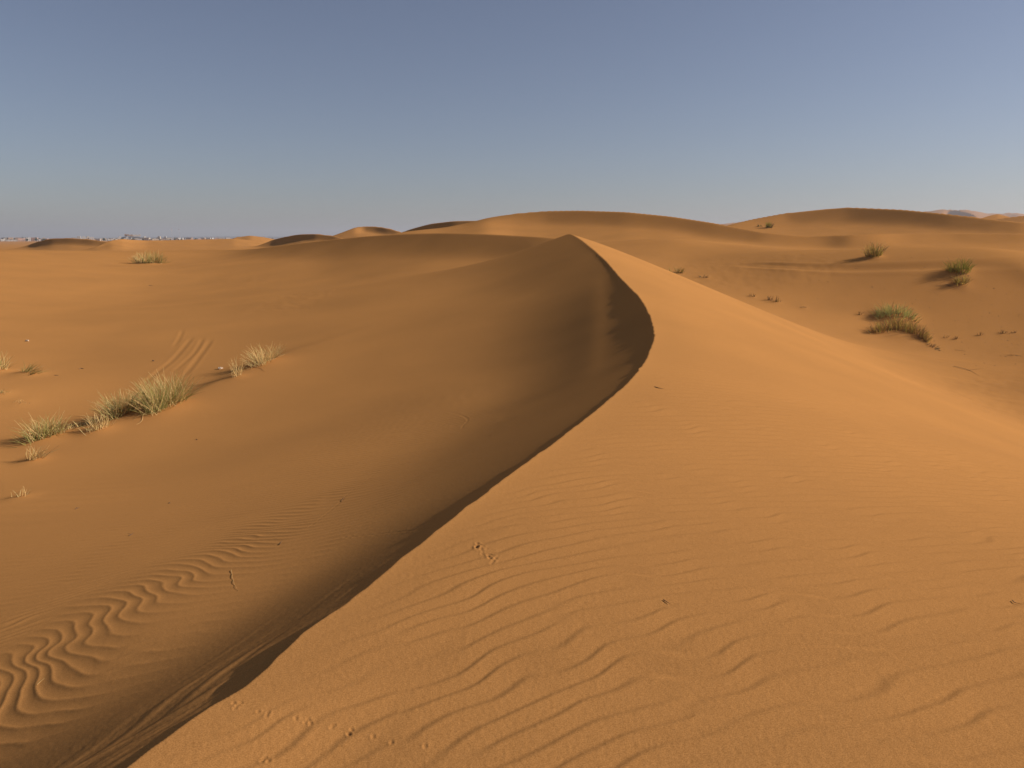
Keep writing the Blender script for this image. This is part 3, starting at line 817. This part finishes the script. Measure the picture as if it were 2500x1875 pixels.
GROUND_AT = None
T_ = 1 / S_
CLUSTERS = [  # photo columns (2500 wide), distance range, houses, trees, where
 (6, 112, 1880, 2080, 24, 24, 'in the town left of the dark far dune'),
 (168, 300, 2050, 2500, 26, 12, 'in the town right of the dark far dune'),
 (304, 398, 2020, 2240, 15, 9, 'in the town below the knoll'),
 (400, 470, 2100, 2400, 12, 12, 'in the town round the two masts'),
 (472, 575, 2250, 2600, 15, 5, 'in the town right of the two masts'),
 (575, 668, 2400, 2700, 9, 6, 'at the right hand end of the town'),
]
WN = ['whitewashed', 'cream', 'pinkish', 'earth brown']
SN = ['plain flat roofed', 'two storey stepped', 'low winged']
for (x0, x1, r0, r1, nh, nt_, where) in CLUSTERS:
    for k in range(nh):
        u = (x0 + (x1 - x0) * (k + rng.uniform(.1, .9)) / nh) * T_
        r = rng.uniform(r0, r1); st = int(rng.integers(0, 3)); mi = int(rng.choice([0, 0, 0, 1, 1, 2, 3]))
        house(u, r, rng.uniform(7, 15), rng.choice([4.2, 4.8, 5.4, 7.6]), st, mi, '%s %s house %s' % (WN[mi], SN[st], where), '%s %s houses %s' % (WN[mi], SN[st], where), rng.normal(0, .35))
    for k in range(nt_):
        put_tree(rng.uniform(x0, x1) * T_, rng.uniform(r0 - 60, r1), int(rng.choice([0, 1, 1, 2])), rng.uniform(.7, 1.25), where)
house(28 * T_, 1860, 19, 3.6, 0, 0, 'long low whitewashed building at the left end of the town', None, .05)
house(52 * T_, 1870, 12, 6.2, 0, 2, 'tall pink house near the left end of the town', None, .05)
house(223 * T_, 1990, 9, 8.5, 0, 0, 'white tower like house, tallest right of the dark far dune', None, .05)
house(308 * T_, 1960, 9, 6.4, 1, 0, 'bright white stepped house at the left foot of the knoll', None, .05)

def knoll_wall(u, r, wid, hgt, m, label):
    a, b, c = ray(u, 510); h = math.hypot(a, b); x, y = r * a / h, r * b / h
    R = ridge([(236,521,2380),(256,514,2330),(268,510.5,2300),(290,510,2300),(302,512,2300),(318,517,2330),(335,521,2380)], 8, .35, .02, sm=4)
    z = float(np.interp(math.atan2(a, b), R['A'], R['zc'])) - .6
    V, F = [], []
    boxf(V, F, -wid / 2, wid / 2, -2, 2, 0, hgt)
    n = int(wid // 4)
    for k in range(n):
        if k % 2 == 0: boxf(V, F, -wid / 2 + k * wid / n, -wid / 2 + (k + .8) * wid / n, -1.9, 1.9, hgt + .002, hgt + rng.uniform(.6, 1.8))
    o = new_obj('ruined_wall', V, F, m, None, (x, y, z)); o.rotation_euler = (0, 0, -math.atan2(a, b))
    tag(o, label, 'wall')
knoll_wall(294, 2290, 22, 4.2, WALLS[0], 'long pale ruined wall on the right shoulder of the knoll')
knoll_wall(281, 2285, 13, 3.4, WALLS[3], 'brown ruined wall on the top of the knoll')
knoll_wall(272, 2290, 6, 4.6, WALLS[3], 'small dark ruined tower on the left end of the knoll')

def mast(u, r, hgt, label, base_w, red):
    a, b, c = ray(u, 515); h = math.hypot(a, b); x, y = r * a / h, r * b / h
    root = empty('radio_mast', (x, y, ground_z(x, y))); tag(root, label, 'mast')
    top = .35
    legs = []
    for k in range(3):
        t = 2.094 * k + .4
        legs.append(np.array([[base_w * math.cos(t), base_w * math.sin(t), -.3], [(top + (base_w - top) * .3) * math.cos(t), (top + (base_w - top) * .3) * math.sin(t), hgt * .45], [top * math.cos(t), top * math.sin(t), hgt]]))
    for L_ in legs:
        V, F = tubes([L_], [.22], 4); new_obj('leg', V, F, M_STEEL, root)
    paths = []
    n = 12
    at = lambda L_, f: L_[0] + (L_[1] - L_[0]) * f / .45 if f < .45 else L_[1] + (L_[2] - L_[1]) * (f - .45) / .55
    for i in range(n):
        for k in range(3):
            f0, f1 = i / n, (i + 1) / n
            paths.append(np.array([at(legs[k], f0), at(legs[(k + 1) % 3], f1)])); paths.append(np.array([at(legs[(k + 1) % 3], f0), at(legs[k], f1)]))
    V, F = tubes(paths, [.12] * len(paths), 3); new_obj('lattice', V, F, M_STEEL, root)
    V, F = tubes([np.array([[0, 0, hgt * .98], [0, 0, hgt + 4.5]])], [.18], 5); new_obj('aerial', V, F, M_RED if red else M_STEEL, root)
    V, F = [], []
    for k in range(3):
        t = 2.094 * k; boxf(V, F, .9 * math.cos(t) - .2, .9 * math.cos(t) + .2, .9 * math.sin(t) - .2, .9 * math.sin(t) + .2, hgt * .9, hgt * .9 + 2.4)
    new_obj('antenna_panel', V, F, WALLS[0], root)
mast(420.5 * T_, 2050, 27, 'left hand lattice mast with the wide pale base, above the town', 2.6, True)
mast(438.5 * T_, 2080, 29, 'right hand slim lattice mast, above the town', 1.3, False)
scene.render.filter_size = 1.15
